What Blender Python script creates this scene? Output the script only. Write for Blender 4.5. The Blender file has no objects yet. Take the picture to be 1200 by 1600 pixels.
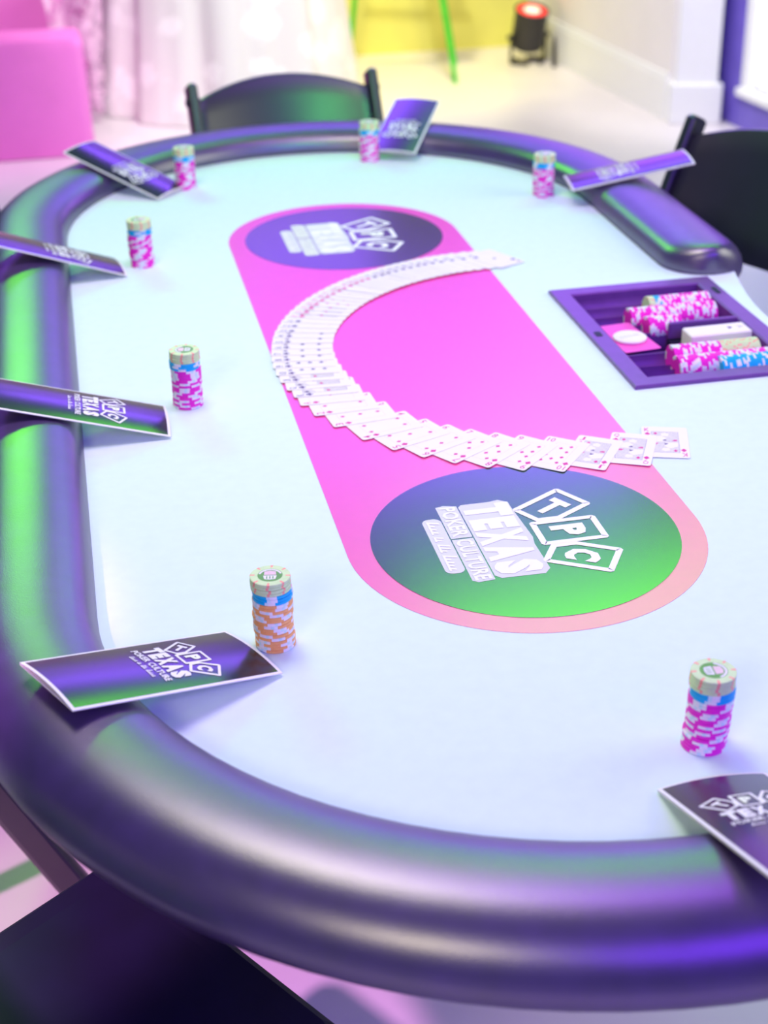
import bpy, math, random
from math import sin, cos, pi, radians, sqrt, atan2, hypot
from mathutils import Vector, Matrix

random.seed(7)
scene = bpy.context.scene
col = scene.collection
TZ = 0.76                      # height of the playing surface above the floor


def lin(r, g, b):
    f = lambda c: (c / 255) / 12.92 if c / 255 <= .04045 else ((c / 255 + .055) / 1.055) ** 2.4
    return (f(r), f(g), f(b))


# ------------------------------------------------------------------ camera
cam_d = bpy.data.cameras.new('camera')
cam = bpy.data.objects.new('camera', cam_d)
col.objects.link(cam)
PITCH, YAW, ROLL = radians(28.0598), radians(11.2561), radians(-1.1913)
fw = Vector((sin(YAW) * cos(PITCH), cos(YAW) * cos(PITCH), -sin(PITCH)))
rt0 = fw.cross(Vector((0, 0, 1))).normalized()
up0 = rt0.cross(fw)
rt = rt0 * cos(ROLL) + up0 * sin(ROLL)
up = -rt0 * sin(ROLL) + up0 * cos(ROLL)
M = Matrix((rt, up, -fw)).transposed().to_4x4()
M.translation = Vector((-0.44036, -1.41480, TZ + 0.81923))
cam.matrix_world = M
cam_d.sensor_fit = 'VERTICAL'
cam_d.sensor_height = 36
cam_d.sensor_width = 27
cam_d.lens = 2371.0 / 1600 * 36
cam_d.clip_start = .05
cam_d.dof.use_dof = True
cam_d.dof.focus_distance = 1.62
cam_d.dof.aperture_fstop = 4.6
scene.camera = cam

# ------------------------------------------------------------------ world, lights, exposure
vs = scene.view_settings
vs.view_transform = 'Standard'
vs.look = 'None'
vs.exposure = -0.20
vs.gamma = 1.0
vs.use_curve_mapping = False

w = bpy.data.worlds.new('world')
scene.world = w
w.use_nodes = True
w.node_tree.nodes['Background'].inputs[0].default_value = (.28, .34, .80, 1)
w.node_tree.nodes['Background'].inputs[1].default_value = .25


def area(name, loc, target, sx, sy, power, color, roll=0):
    d = bpy.data.lights.new(name, 'AREA')
    d.shape = 'RECTANGLE'
    d.size, d.size_y = sx, sy
    d.energy = power
    d.color = color
    o = bpy.data.objects.new(name, d)
    col.objects.link(o)
    o.location = loc
    q = (Vector(target) - Vector(loc)).to_track_quat('-Z', 'Y')
    o.rotation_euler = (q.to_matrix() @ Matrix.Rotation(radians(roll), 3, 'Z')).to_euler()
    return o


def spot(name, loc, target, power, color, deg, blend=.5, size=.15):
    d = bpy.data.lights.new(name, 'SPOT')
    d.energy = power
    d.color = color
    d.spot_size = radians(deg)
    d.spot_blend = blend
    d.shadow_soft_size = size
    o = bpy.data.objects.new(name, d)
    col.objects.link(o)
    o.location = loc
    o.rotation_euler = (Vector(target) - Vector(loc)).to_track_quat('-Z', 'Y').to_euler()
    return o


# warm ceiling lamps over the table, daylight from the window side, coloured party washes, added fills
area('ceiling_lamp', (-.42, .55, 2.75), (-.1, .45, TZ), .85, .85, 27, (.97, 1, .44))
area('ceiling_lamp_far', (.30, 1.6, 2.95), (.1, .7, TZ), .35, .35, 3, (1, .95, .45))
area('front_fill', (-1.5, -2.3, 2.3), (0, .3, TZ), .8, .5, 25, (1, .86, .66))  # added fill behind the camera, brightens the chip fronts
area('window_daylight', (2.1, .2, 1.7), (0, .4, .76), 1.6, 1.6, 29, (.97, 1, .80))
area('green_wash', (1.45, 3.10, 3.16), (0, 0, TZ), 1.8, .38, 27, (.14, 1, .0), 16)
area('green_wash_left', (-.80, 3.40, 2.34), (-.5, .2, TZ), .75, .34, 30, (.15, 1, .0))
area('purple_wash', (.75, 3.55, 2.22), (0, .2, TZ), 1.5, .32, 20, (.24, .08, 1))
area('purple_wash_far', (-.45, 4.6, 1.93), (-.4, .9, TZ), 2.4, .35, 14, (.26, .08, 1))
area('purple_wash_right', (1.8, 3.6, 1.58), (0, -.5, TZ), 1.6, .7, 18, (.34, .06, 1))
area('purple_ceiling_wash', (.15, .65, 2.95), (.0, -.3, TZ), 1.9, .9, 38, (.36, .05, 1))
area('purple_wash_rear', (.8, -3.0, 2.7), (-.1, -.5, TZ), 2.6, 1.3, 84, (.18, .03, 1))
spot('green_chair_spot', (.35, -1.6, 3.2), (.08, 2.06, .84), 420, (.10, 1, .16), 7.4, .4, .34)
spot('room_fill', (.75, 4.4, 3.6), (.75, 4.9, 0), 260, (1, .97, .90), 74, .4)  # added fill for the background, cone kept off the table
spot('room_fill_low', (.5, 2.6, 2.9), (.45, 5.6, .5), 400, (1, .99, .92), 44, .4)  # added frontal fill for the lace cloth
spot('room_fill_right', (.6, 2.6, 2.9), (2.15, 4.7, .5), 300, (1, .98, .95), 26, .4)  # added fill that brightens the pilaster and right wall
spot('yellow_wash', (1.0, 5.0, 3.0), (1.0, 5.85, .0), 250, (1, .88, .05), 40, .8)
spot('magenta_wash', (-1.4, 3.2, 2.8), (-1.0, 5.2, .2), 200, (1, .40, .85), 40, .6)
spot('magenta_wash_low', (-1.5, -.9, 2.2), (-.5, .25, 0), 300, (1, .40, .90), 21, .3, .05)


# ------------------------------------------------------------------ materials
def mat(name, c, rough=.5, spec=.5, metal=0, noise=0, nscale=40, bump=0, bscale=300, emit=None, es=0, coat=0, ior=1.5):
    m = bpy.data.materials.new(name)
    m.use_nodes = True
    nt = m.node_tree
    b = nt.nodes['Principled BSDF']
    b.inputs['Base Color'].default_value = (*c, 1)
    b.inputs['Roughness'].default_value = rough
    b.inputs['Specular IOR Level'].default_value = spec
    b.inputs['Metallic'].default_value = metal
    b.inputs['IOR'].default_value = ior
    if coat:
        b.inputs['Coat Weight'].default_value = coat
        b.inputs['Coat Roughness'].default_value = .25
    if emit:
        b.inputs['Emission Color'].default_value = (*emit, 1)
        b.inputs['Emission Strength'].default_value = es
    tc = nt.nodes.new('ShaderNodeTexCoord')
    if noise:
        n = nt.nodes.new('ShaderNodeTexNoise')
        n.inputs['Scale'].default_value = nscale
        n.inputs['Detail'].default_value = 4
        nt.links.new(tc.outputs['Object'], n.inputs['Vector'])
        r = nt.nodes.new('ShaderNodeValToRGB')
        r.color_ramp.elements[0].position = .3
        r.color_ramp.elements[1].position = .7
        r.color_ramp.elements[0].color = (*[x * (1 - noise) for x in c], 1)
        r.color_ramp.elements[1].color = (*[min(1, x * (1 + noise)) for x in c], 1)
        nt.links.new(n.outputs['Fac'], r.inputs['Fac'])
        nt.links.new(r.outputs['Color'], b.inputs['Base Color'])
    if bump:
        n = nt.nodes.new('ShaderNodeTexNoise')
        n.inputs['Scale'].default_value = bscale
        n.inputs['Detail'].default_value = 3
        nt.links.new(tc.outputs['Object'], n.inputs['Vector'])
        bp = nt.nodes.new('ShaderNodeBump')
        bp.inputs['Strength'].default_value = bump
        bp.inputs['Distance'].default_value = .002
        nt.links.new(n.outputs['Fac'], bp.inputs['Height'])
        nt.links.new(bp.outputs['Normal'], b.inputs['Normal'])
    return m


M_FELT = mat('felt', (.73, .905, .89), .9, .1, noise=.015, nscale=60, bump=.08, bscale=900)
M_PINK = mat('pink_print', (.95, .045, .36), .32, .5, ior=2.5, noise=.02, nscale=50)
M_DISC = mat('disc_print', (.025, .02, .05), .22, .5, ior=2.8, noise=.15, nscale=500)
M_LWHITE = mat('logo_white', (.97, .97, .96), .6, .3, noise=.01)
M_LGREY = mat('logo_halo', (.74, .76, .74), .6, .3, noise=.01)
M_LCREAM = mat('logo_cream', (.92, .96, .82), .6, .3, noise=.01)
M_VINYL = mat('rail_vinyl', (.036, .012, .10), .36, .5, ior=2.4, noise=.2, nscale=30, bump=.10, bscale=700)  # black vinyl; violet of the reflected washes is put into the base
M_BOARD = mat('table_board', (.10, .08, .25), .5, .5, noise=.1)
M_BLACKMETAL = mat('black_metal', (.015, .013, .03), .35, .5, noise=.1)
M_CHAIR = mat('chair_resin', (.008, .007, .02), .34, .5, ior=1.8, noise=.15, nscale=20, bump=.03, bscale=400)
M_SEAT = mat('chair_seat_vinyl', (.006, .005, .028), .6, .4, noise=.2, nscale=15)
M_PAPERBLACK = mat('glossy_cover', (.012, .008, .02), .22, .5, ior=2.0, noise=.1, nscale=20)
M_PAPERWHITE = mat('paper_white', (.90, .88, .88), .55, .3, noise=.02)
M_CARD = mat('card_stock', (.93, .885, .82), .45, .3, noise=.01)
M_RED = mat('card_red_ink', (.75, .03, .32), .5, .3, noise=.05)
M_INK = mat('card_dark_ink', (.10, .04, .22), .5, .3, noise=.05)
M_COURT = mat('card_court_ink', (.74, .69, .64), .5, .3, noise=.25, nscale=900)
M_LINE = mat('card_line', (.62, .58, .56), .5, .3, noise=.05)
M_CPINK = mat('chip_pink', (.90, .02, .60), .5, .4, noise=.06, nscale=200)
M_CAMBERLIT = mat('chip_pink_amber_lit', (.95, .45, .16), .5, .4, noise=.06, nscale=200)  # pink chips, with the coloured light on their stack put into the base
M_CBLUE = mat('chip_blue', (.0, .46, .85), .5, .4, noise=.06, nscale=200)
M_CGREEN = mat('chip_green', (.66, .85, .46), .5, .4, noise=.05, nscale=200)
M_CWHITE = mat('chip_white_spot', (.90, .86, .90), .5, .4, noise=.03, nscale=200)
M_CCYAN = mat('chip_pale_blue_spot', (.66, .86, .90), .5, .4, noise=.03, nscale=200)
M_CSALMON = mat('chip_salmon_spot', (.95, .38, .30), .5, .4, noise=.05, nscale=200)
M_INLAY = mat('chip_inlay_green', (.16, .38, .10), .4, .4, noise=.1, nscale=200)
M_INLAYP = mat('chip_inlay_pink', (.85, .60, .66), .4, .4, noise=.05, nscale=200)
M_TRAY = mat('tray_plastic', (.17, .05, .30), .36, .6, noise=.08, nscale=60)
M_TRAYDARK = mat('tray_slot', (.01, .01, .03), .5, .3, noise=.1)
M_PINKCARD = mat('cut_card_pink', (.93, .08, .55), .45, .4, noise=.03)
M_BUTTON = mat('button_white', (.92, .91, .86), .5, .4, noise=.01)
M_BUTTONINK = mat('button_ink', (.62, .62, .58), .5, .3, noise=.05)
M_FLOOR = mat('floor_white', (.80, .74, .76), .35, .5, noise=.04, nscale=3)
M_WALLW = mat('wall_white', (.84, .80, .80), .7, .3, noise=.02, nscale=6)
M_WALLYLIT = mat('wall_yellow_lit', (.74, .70, .16), .7, .3, noise=.05, nscale=5)  # pale wall with the yellow light painted into its colour
M_TRIM = mat('trim_white', (.88, .88, .88), .5, .4, noise=.01)
M_MAGENTALIT = mat('magenta_lit_white', (.86, .24, .66), .9, .2, noise=.08, nscale=3)  # white cloth and wall with magenta light painted into the colour
M_WFRAME = mat('window_frame_violet', (.16, .11, .55), .4, .5, noise=.08, nscale=10)
M_PANE = mat('window_daylit_pane', (.9, .9, .9), .3, .5, emit=(1, 1, .97), es=1.1, noise=.01)
M_GREENLIT = mat('metal_green_lit', (.04, .55, .02), .4, .5, noise=.1)  # dark glossy legs with the green light painted into their colour
M_LIME = mat('lime_board', (.50, .70, .03), .6, .3, noise=.1)
M_PAR = mat('lamp_housing', (.02, .018, .02), .4, .5, noise=.1)
M_LENS = mat('lamp_lens_red', (.8, .05, .05), .3, .5, emit=(1, .03, .03), es=1.3, noise=.02)
M_LENSW = mat('lamp_bulb', (1, .8, .7), .3, .5, emit=(1, .40, .32), es=1.8, noise=.02)


def lace_material():
    m = mat('lace', (.86, .84, .80), .85, .2)
    nt = m.node_tree
    b = nt.nodes['Principled BSDF']
    tc = nt.nodes.new('ShaderNodeTexCoord')
    v = nt.nodes.new('ShaderNodeTexVoronoi')
    v.inputs['Scale'].default_value = 7
    v.feature = 'SMOOTH_F1'
    n = nt.nodes.new('ShaderNodeTexNoise')
    n.inputs['Scale'].default_value = 45
    n.inputs['Detail'].default_value = 3
    nt.links.new(tc.outputs['Object'], v.inputs['Vector'])
    nt.links.new(tc.outputs['Object'], n.inputs['Vector'])
    add = nt.nodes.new('ShaderNodeMath')
    add.operation = 'ADD'
    mul = nt.nodes.new('ShaderNodeMath')
    mul.operation = 'MULTIPLY'
    mul.inputs[1].default_value = .35
    nt.links.new(n.outputs['Fac'], mul.inputs[0])
    nt.links.new(v.outputs['Distance'], add.inputs[0])
    nt.links.new(mul.outputs[0], add.inputs[1])
    r = nt.nodes.new('ShaderNodeValToRGB')
    r.color_ramp.elements[0].position = .46
    r.color_ramp.elements[1].position = .56
    r.color_ramp.elements[0].color = (.92, .90, .86, 1)
    r.color_ramp.elements[1].color = (.79, .76, .73, 1)
    nt.links.new(add.outputs[0], r.inputs['Fac'])
    nt.links.new(r.outputs['Color'], b.inputs['Base Color'])
    return m


M_LACE = lace_material()


def sheer_material():
    m = mat('sheer_lace', (.90, .62, .80), .9, .1)
    nt = m.node_tree
    b = nt.nodes['Principled BSDF']
    tc = nt.nodes.new('ShaderNodeTexCoord')
    n = nt.nodes.new('ShaderNodeTexNoise')
    n.inputs['Scale'].default_value = 14
    n.inputs['Detail'].default_value = 3
    nt.links.new(tc.outputs['Object'], n.inputs['Vector'])
    r = nt.nodes.new('ShaderNodeValToRGB')
    r.color_ramp.elements[0].position = .38
    r.color_ramp.elements[1].position = .66
    r.color_ramp.elements[0].color = (.12, .12, .12, 1)
    r.color_ramp.elements[1].color = (.8, .8, .8, 1)
    nt.links.new(n.outputs['Fac'], r.inputs['Fac'])
    nt.links.new(r.outputs['Color'], b.inputs['Alpha'])
    return m


M_SHEER = sheer_material()


# ------------------------------------------------------------------ mesh helpers
class MB:
    def __init__(self):
        self.v, self.f, self.m, self.mats, self.sm = [], [], [], [], []

    def mi(self, m):
        if m not in self.mats:
            self.mats.append(m)
        return self.mats.index(m)

    def add(self, verts, faces, m, T=None, smooth=False):
        o = len(self.v)
        k = self.mi(m)
        for p in verts:
            p = Vector(p)
            self.v.append(tuple(T @ p) if T is not None else tuple(p))
        for f in faces:
            self.f.append(tuple(i + o for i in f))
            self.m.append(k)
            self.sm.append(smooth)

    def box(self, x0, x1, y0, y1, z0, z1, m, T=None, bev=0):
        if bev <= 0:
            v = [(x, y, z) for z in (z0, z1) for y in (y0, y1) for x in (x0, x1)]
            self.add(v, [(0, 2, 3, 1), (4, 5, 7, 6), (0, 1, 5, 4), (2, 6, 7, 3), (0, 4, 6, 2), (1, 3, 7, 5)], m, T)
        else:
            pts = rrect(x0, y0, x1, y1, bev, 3)
            b = min(bev, (z1 - z0) / 2.2)
            ins = lambda d: rrect(x0 + d, y0 + d, x1 - d, y1 - d, max(bev - d, bev * .3), 3)
            rings = [(ins(b * .6), z0), (pts, z0 + b * .6), (pts, z1 - b * .6), (ins(b * .6), z1)]
            self.rings([[(x, y, z) for x, y in r] for r, z in rings], m, T, caps=True)

    def rings(self, rs, m, T=None, caps=True, closed=True, smooth=False):
        n = len(rs[0])
        v = [p for r in rs for p in r]
        f = []
        for i in range(len(rs) - 1):
            for j in range(n if closed else n - 1):
                k = (j + 1) % n
                f.append((i * n + j, i * n + k, (i + 1) * n + k, (i + 1) * n + j))
        self.add(v, f, m, T, smooth)
        if caps:
            self.add(rs[0], [tuple(range(n - 1, -1, -1))], m, T)
            self.add(rs[-1], [tuple(range(n))], m, T)

    def lathe(self, prof, m, T=None, n=24, smooth=True):
        rs = [[(r * cos(2 * pi * j / n), r * sin(2 * pi * j / n), z) for j in range(n)] for r, z in prof]
        self.rings(rs, m, T, caps=True, smooth=smooth)

    def tube(self, a, b, r, m, n=10, r2=None):
        a, b = Vector(a), Vector(b)
        T = Matrix.Translation(a) @ (b - a).to_track_quat('Z', 'Y').to_matrix().to_4x4()
        self.lathe([(r, 0), (r if r2 is None else r2, (b - a).length)], m, T, n)

    def bar(self, a, b, wx, wy, m, side=Vector((1, 0, 0)), bev=.004):
        """flat bar from a to b; wx measured along 'side'"""
        a, b = Vector(a), Vector(b)
        z = (b - a).normalized()
        x = (side - z * side.dot(z)).normalized()
        y = z.cross(x)
        T = Matrix((x, y, z)).transposed().to_4x4()
        T.translation = a
        L = (b - a).length
        o = rrect(-wx / 2, -wy / 2, wx / 2, wy / 2, bev, 3)
        s = rrect(-wx / 2 + bev * .7, -wy / 2 + bev * .7, wx / 2 - bev * .7, wy / 2 - bev * .7, bev * .5, 3)
        self.rings([[(p[0], p[1], 0) for p in s], [(p[0], p[1], bev * .7) for p in o], [(p[0], p[1], L - bev * .7) for p in o], [(p[0], p[1], L) for p in s]], m, T)

    def poly(self, pts, z, m, T=None):
        self.add([(x, y, z) for x, y in pts], [tuple(range(len(pts)))], m, T)

    def outline(self, pts, wd, z, m, T=None):
        """closed band of width wd centred on a convex polygon"""
        n = len(pts)
        cx = sum(p[0] for p in pts) / n
        cy = sum(p[1] for p in pts) / n
        inn, out = [], []
        for i in range(n):
            p0, p1, p2 = [Vector(pts[(i + k) % n]) for k in (-1, 0, 1)]
            d1 = (p1 - p0).normalized()
            d2 = (p2 - p1).normalized()
            nn = Vector((d1.y + d2.y, -d1.x - d2.x))
            nn.normalize()
            c = max(.3, nn.dot(Vector((d1.y, -d1.x))))
            out.append(p1 + nn * wd / 2 / c)
            inn.append(p1 - nn * wd / 2 / c)
        v = [(p.x, p.y, z) for p in out] + [(p.x, p.y, z) for p in inn]
        self.add(v, [(i, (i + 1) % n, n + (i + 1) % n, n + i) for i in range(n)], m, T)

    def text(self, s, x0, y0, x1, y1, z, m, T=None, off=0.0):
        v, f = glyphs(s, off)
        self.add([(x0 + (x1 - x0) * x, y0 + (y1 - y0) * y, z) for x, y in v], f, m, T)

    def mesh(self, name):
        me = bpy.data.meshes.new(name)
        me.from_pydata(self.v, [], self.f)
        for m in self.mats:
            me.materials.append(m)
        me.polygons.foreach_set('material_index', self.m)
        me.polygons.foreach_set('use_smooth', self.sm)
        me.update()
        return me

    def build(self, name, parent=None):
        o = bpy.data.objects.new(name, self.mesh(name))
        col.objects.link(o)
        if parent:
            o.parent = parent
        return o


_gc = {}


def glyphs(s, off=0.0):
    """built-in font outline of a string as a flat mesh, scaled to the unit square"""
    k = (s, off)
    if k not in _gc:
        c = bpy.data.curves.new('t', 'FONT')
        c.body = s
        c.size = 1
        c.offset = off
        c.resolution_u = 2
        c.fill_mode = 'FRONT'
        o = bpy.data.objects.new('t', c)
        col.objects.link(o)
        dg = bpy.context.evaluated_depsgraph_get()
        me = bpy.data.meshes.new_from_object(o.evaluated_get(dg))
        vs_ = [(v.co.x, v.co.y) for v in me.vertices]
        fs = [tuple(p.vertices) for p in me.polygons]
        bpy.data.objects.remove(o)
        bpy.data.curves.remove(c)
        bpy.data.meshes.remove(me)
        ax, bx = min(v[0] for v in vs_), max(v[0] for v in vs_)
        ay, by = min(v[1] for v in vs_), max(v[1] for v in vs_)
        _gc[k] = ([((x - ax) / (bx - ax), (y - ay) / (by - ay)) for x, y in vs_], fs)
    return _gc[k]


def rrect(x0, y0, x1, y1, r, n=4):
    p = []
    for cx, cy, a in ((x1 - r, y1 - r, 0), (x0 + r, y1 - r, 90), (x0 + r, y0 + r, 180), (x1 - r, y0 + r, 270)):
        for i in range(n + 1):
            t = radians(a + 90 * i / n)
            p.append((cx + r * cos(t), cy + r * sin(t)))
    return p


def empty(name, loc=(0, 0, 0), rz=0):
    o = bpy.data.objects.new(name, None)
    o.empty_display_size = .05
    col.objects.link(o)
    o.location = loc
    o.rotation_euler = (0, 0, rz)
    return o


def tag(o, label=None, cat=None, group=None, kind=None):
    if label:
        o['label'] = label
    if cat:
        o['category'] = cat
    if group:
        o['group'] = group
    if kind:
        o['kind'] = kind
    return o


def copy_tree(o, parent=None):
    c = o.copy()
    col.objects.link(c)
    c.parent = parent
    for ch in list(o.children):
        copy_tree(ch, c)
    return c


def solid2d(name, loops, z0, z1, m, parent=None):
    """filled 2D outline (later loops are holes) with thickness"""
    c = bpy.data.curves.new(name, 'CURVE')
    c.dimensions = '2D'
    c.fill_mode = 'BOTH'
    c.extrude = (z1 - z0) / 2
    for lp in loops:
        s = c.splines.new('POLY')
        s.points.add(len(lp) - 1)
        for p, q in zip(s.points, lp):
            p.co = (q[0], q[1], 0, 1)
        s.use_cyclic_u = True
    o = bpy.data.objects.new(name, c)
    col.objects.link(o)
    dg = bpy.context.evaluated_depsgraph_get()
    me = bpy.data.meshes.new_from_object(o.evaluated_get(dg))
    bpy.data.objects.remove(o)
    bpy.data.curves.remove(c)
    for v in me.vertices:
        v.co.z += (z0 + z1) / 2
    me.materials.clear()
    me.materials.append(m)
    for p in me.polygons:
        p.use_smooth = False
    r = bpy.data.objects.new(name, me)
    col.objects.link(r)
    if parent:
        r.parent = parent
    return r


ORD = ['first', 'second', 'third', 'fourth', 'fifth', 'sixth', 'seventh', 'eighth', 'ninth', 'tenth', 'eleventh', 'twelfth', 'thirteenth', 'fourteenth', 'fifteenth', 'sixteenth', 'seventeenth', 'eighteenth', 'nineteenth', 'twentieth']
ORD += ['twenty-' + x for x in ORD[:9]] + ['thirtieth'] + ['thirty-' + x for x in ORD[:9]] + ['fortieth'] + ['forty-' + x for x in ORD[:9]]

# ------------------------------------------------------------------ the room
mb = MB()
mb.box(-6, 6, -4, 7.2, -.08, 0, M_FLOOR)
tag(mb.build('floor'), 'pale glossy white floor of the bright room', kind='structure')
mb = MB()
mb.box(-6, 2.2, 6.35, 6.5, 0, 3.0, M_WALLYLIT)
tag(mb.build('wall_back'), 'back wall behind the stand, yellow light in its colour', kind='structure')
RW = radians(3.9)          # the right wall leans a little away from the table axis
mb = MB()
mb.box(0, .12, -1.18, 2.0, 0, 3.0, M_WALLW)
wr = tag(mb.build('wall_right'), 'white wall running to the back corner at right', kind='structure')
wr.location = (1.945, 5.83, 0)
wr.rotation_euler = (0, 0, RW)
mb = MB()
mb.box(-.018, 0, -1.17, .55, 0, .17, M_TRIM)
mb.box(-.012, 0, -1.17, .55, .17, .19, M_TRIM)
bb = tag(mb.build('baseboard_right'), 'white baseboard along the right wall', kind='structure')
bb.location = wr.location
bb.rotation_euler = wr.rotation_euler
# pilaster with plinth
pil = tag(empty('trim_1', (2.125, 4.63, 0), radians(-15)), 'white square pilaster with plinth between wall and window', kind='structure')
mb = MB()
mb.box(-.085, .085, -.06, .14, .165, 3.0, M_TRIM)
mb.build('shaft', pil)
mb = MB()
mb.box(-.108, .108, -.08, .14, 0, .165, M_TRIM, bev=.01)
mb.build('plinth', pil)
# window beside the pilaster
win = tag(empty('window_1', (2.26, 4.72, 0), radians(5)), 'tall bright window with violet frame at right edge', kind='structure')
for y0, y1 in ((-.24, -.02), (-1.0, -.62)):
    mb = MB()
    mb.box(-.03, .06, y0, y1, 0, 3.0, M_WFRAME, bev=.008)
    mb.build('frame', win)
mb = MB()
mb.box(-.03, .06, -.62, -.24, 0, .13, M_WFRAME, bev=.008)
mb.build('frame', win)
mb = MB()
mb.box(-.05, .01, -.61, -.25, .131, .165, M_TRIM, bev=.008)
mb.build('sill', win)
mb = MB()
mb.box(-.02, .03, -.30, -.242, .166, 3.0, M_TRIM)
mb.build('jamb', win)
mb = MB()
mb.box(.030, .038, -.619, -.301, .166, 3.0, M_PANE)
mb.build('pane', win)

# ------------------------------------------------------------------ background things
# round table under a floor-length lace cloth
lt = tag(empty('cloth_covered_table', (.27, 5.64, 0)), 'round table under a floor-length white flowered lace cloth', 'table')
mb = MB()
n, rs = 120, []
for i in range(15):
    t = i / 14
    z = 1.06 * (1 - t) + .004
    ring = []
    for j in range(n):
        a = 2 * pi * j / n
        fold = .030 * sin(11 * a + .6) + .018 * sin(19 * a + 2) + .008 * sin(31 * a)
        r = .50 + .09 * t ** 1.5 + fold * (.15 + .85 * t)
        ring.append((r * cos(a), r * sin(a), z))
    rs.append(ring)
mb.rings(rs, M_LACE, caps=False, smooth=True)
mb.add(rs[0], [tuple(range(n))], M_LACE)
mb.build('lace_cloth', lt)
mb = MB()
mb.box(-.02, .02, -.02, .02, .02, 1.04, M_BLACKMETAL)
mb.lathe([(.28, 0.0), (.28, .015), (.05, .03), (.03, .06)], M_BLACKMETAL)
mb.build('pedestal', lt)
# sheer scalloped overlay flaring to the left of the cloth
mb = MB()
cols_, rows_ = 26, 22
grid = []
for i in range(rows_ + 1):
    t = i / rows_
    for j in range(cols_ + 1):
        s = j / cols_
        z = 1.04 - 1.0 * t
        wd = .10 + .21 * (1 - (1 - t) ** 2 * .0) * (1 - .75 * t ** 1.4)
        wd += .012 * abs(sin(7 * pi * t))
        a = radians(196) + .02 * sin(9 * s)
        r = .52 + .06 * t + s * wd
        grid.append((r * cos(a), -.26 + r * sin(a) * .4 + .03 * sin(8 * s + 3 * t), z))
fc = [(i * (cols_ + 1) + j, i * (cols_ + 1) + j + 1, (i + 1) * (cols_ + 1) + j + 1, (i + 1) * (cols_ + 1) + j) for i in range(rows_) for j in range(cols_)]
mb.add(grid, fc, M_SHEER, smooth=True)
so = mb.build('sheer_overlay', lt)
sm = so.modifiers.new('thick', 'SOLIDIFY')
sm.thickness = .001
so['label'] = 'sheer pinkish lace edge with scallops'

# low clothed bench at the left, magenta light put into the cloth's colour
bn = tag(empty('draped_bench', (-1.41, 4.86, 0)), 'low bench under a plain cloth, magenta light in its colour, left edge', 'bench')
mb = MB()
pts = rrect(-1.05, -.13, 1.05, .13, .04, 4)
rs = []
for k, (dz, d) in enumerate(((0.004, 0), (.2, -.003), (.43, -.006), (.455, -.02))):
    rs.append([(x * (1 + d), y * (1 + d) + .006 * sin(14 * x) * (1 - dz / .46), dz) for x, y in pts])
mb.rings(rs, M_MAGENTALIT, caps=True)
mb.build('cloth', bn)
# back wall behind it, the same magenta light in its colour
mb = MB()
mb.box(-6, -.05, 6.28, 6.345, 0, 3.0, M_MAGENTALIT)
tag(mb.build('wall_left'), 'magenta-lit wall panel behind the draped bench', kind='structure')

# easel-like stand with slim legs, green light put into their colour
es = tag(empty('easel', (1.08, 5.84, 0)), 'slim easel, green light in its colour, before the yellow-lit wall', 'easel')
for a, b in (((-.16, .25, 0), (.015, .12, 1.55)), ((.26, -.25, 0), (.06, .08, 1.55)), ((.36, .16, 0), (.075, .13, 1.5))):
    mb = MB()
    mb.tube(a, b, .011, M_GREENLIT, 10, .016)
    mb.build('leg', es)
mb = MB()
mb.bar((-.02, .13, 1.5), (.10, .10, 1.5), .03, .03, M_GREENLIT, Vector((0, 0, 1)))
mb.build('head', es)
mb = MB()
mb.box(.20, .36, .02, .035, .52, 1.0, M_LIME, bev=.004)
pb = mb.build('placard', es)
pb['label'] = 'lime green placard'
mb = MB()
mb.bar((-.09, .06, .53), (.38, .0, .53), .03, .03, M_GREENLIT, Vector((0, 0, 1)))
mb.build('ledge', es)

# LED par can uplight on the floor
pl = tag(empty('floor_uplight', (1.79, 5.93, 0), radians(10)), 'black cylindrical floor uplight glowing red at its top', 'lamp')
mb = MB()
T = Matrix.Translation((0, .02, .065)) @ Matrix.Rotation(radians(16), 4, 'X') @ Matrix.Scale(1.15, 4)
mb.lathe([(.045, 0), (.066, .012), (.070, .03), (.070, .165), (.074, .168), (.074, .176), (.064, .176), (.062, .160)], M_PAR, T, 32)
mb.build('housing', pl)
mb = MB()
mb.lathe([(.063, .170), (.05, .173), (.001, .174)], M_LENS, T, 32)
ln = mb.build('lens', pl)
ln['label'] = 'glowing red lens'
mb = MB()
mb.lathe([(.034, .1745), (.02, .177), (.001, .178)], M_LENSW, T, 20)
mb.build('bulb', ln)
for s in (-1, 1):
    mb = MB()
    mb.bar((s * .092, 0, .012), (s * .090, 0, .14), .006, .03, M_PAR)
    mb.bar((s * .092, 0, .012), (s * .03, -.07, .008), .016, .02, M_PAR)
    mb.bar((s * .092, 0, .012), (s * .03, .07, .008), .016, .02, M_PAR)
    mb.build('yoke_foot', pl)
    mb = MB()
    mb.tube((s * .080, 0, .13), (s * .110, 0, .13), .012, M_PAR, 12)
    mb.build('knob', pl)
# a thin cable tester upright beside it
up_ = tag(empty('cable_post', (1.885, 5.80, 0)), 'short thin grey post on the floor behind the uplight', 'post')
mb = MB()
mb.lathe([(.012, 0), (.012, .10), (.008, .13), (.003, .15)], M_PAR, None, 10)
mb.build('post', up_)


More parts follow.
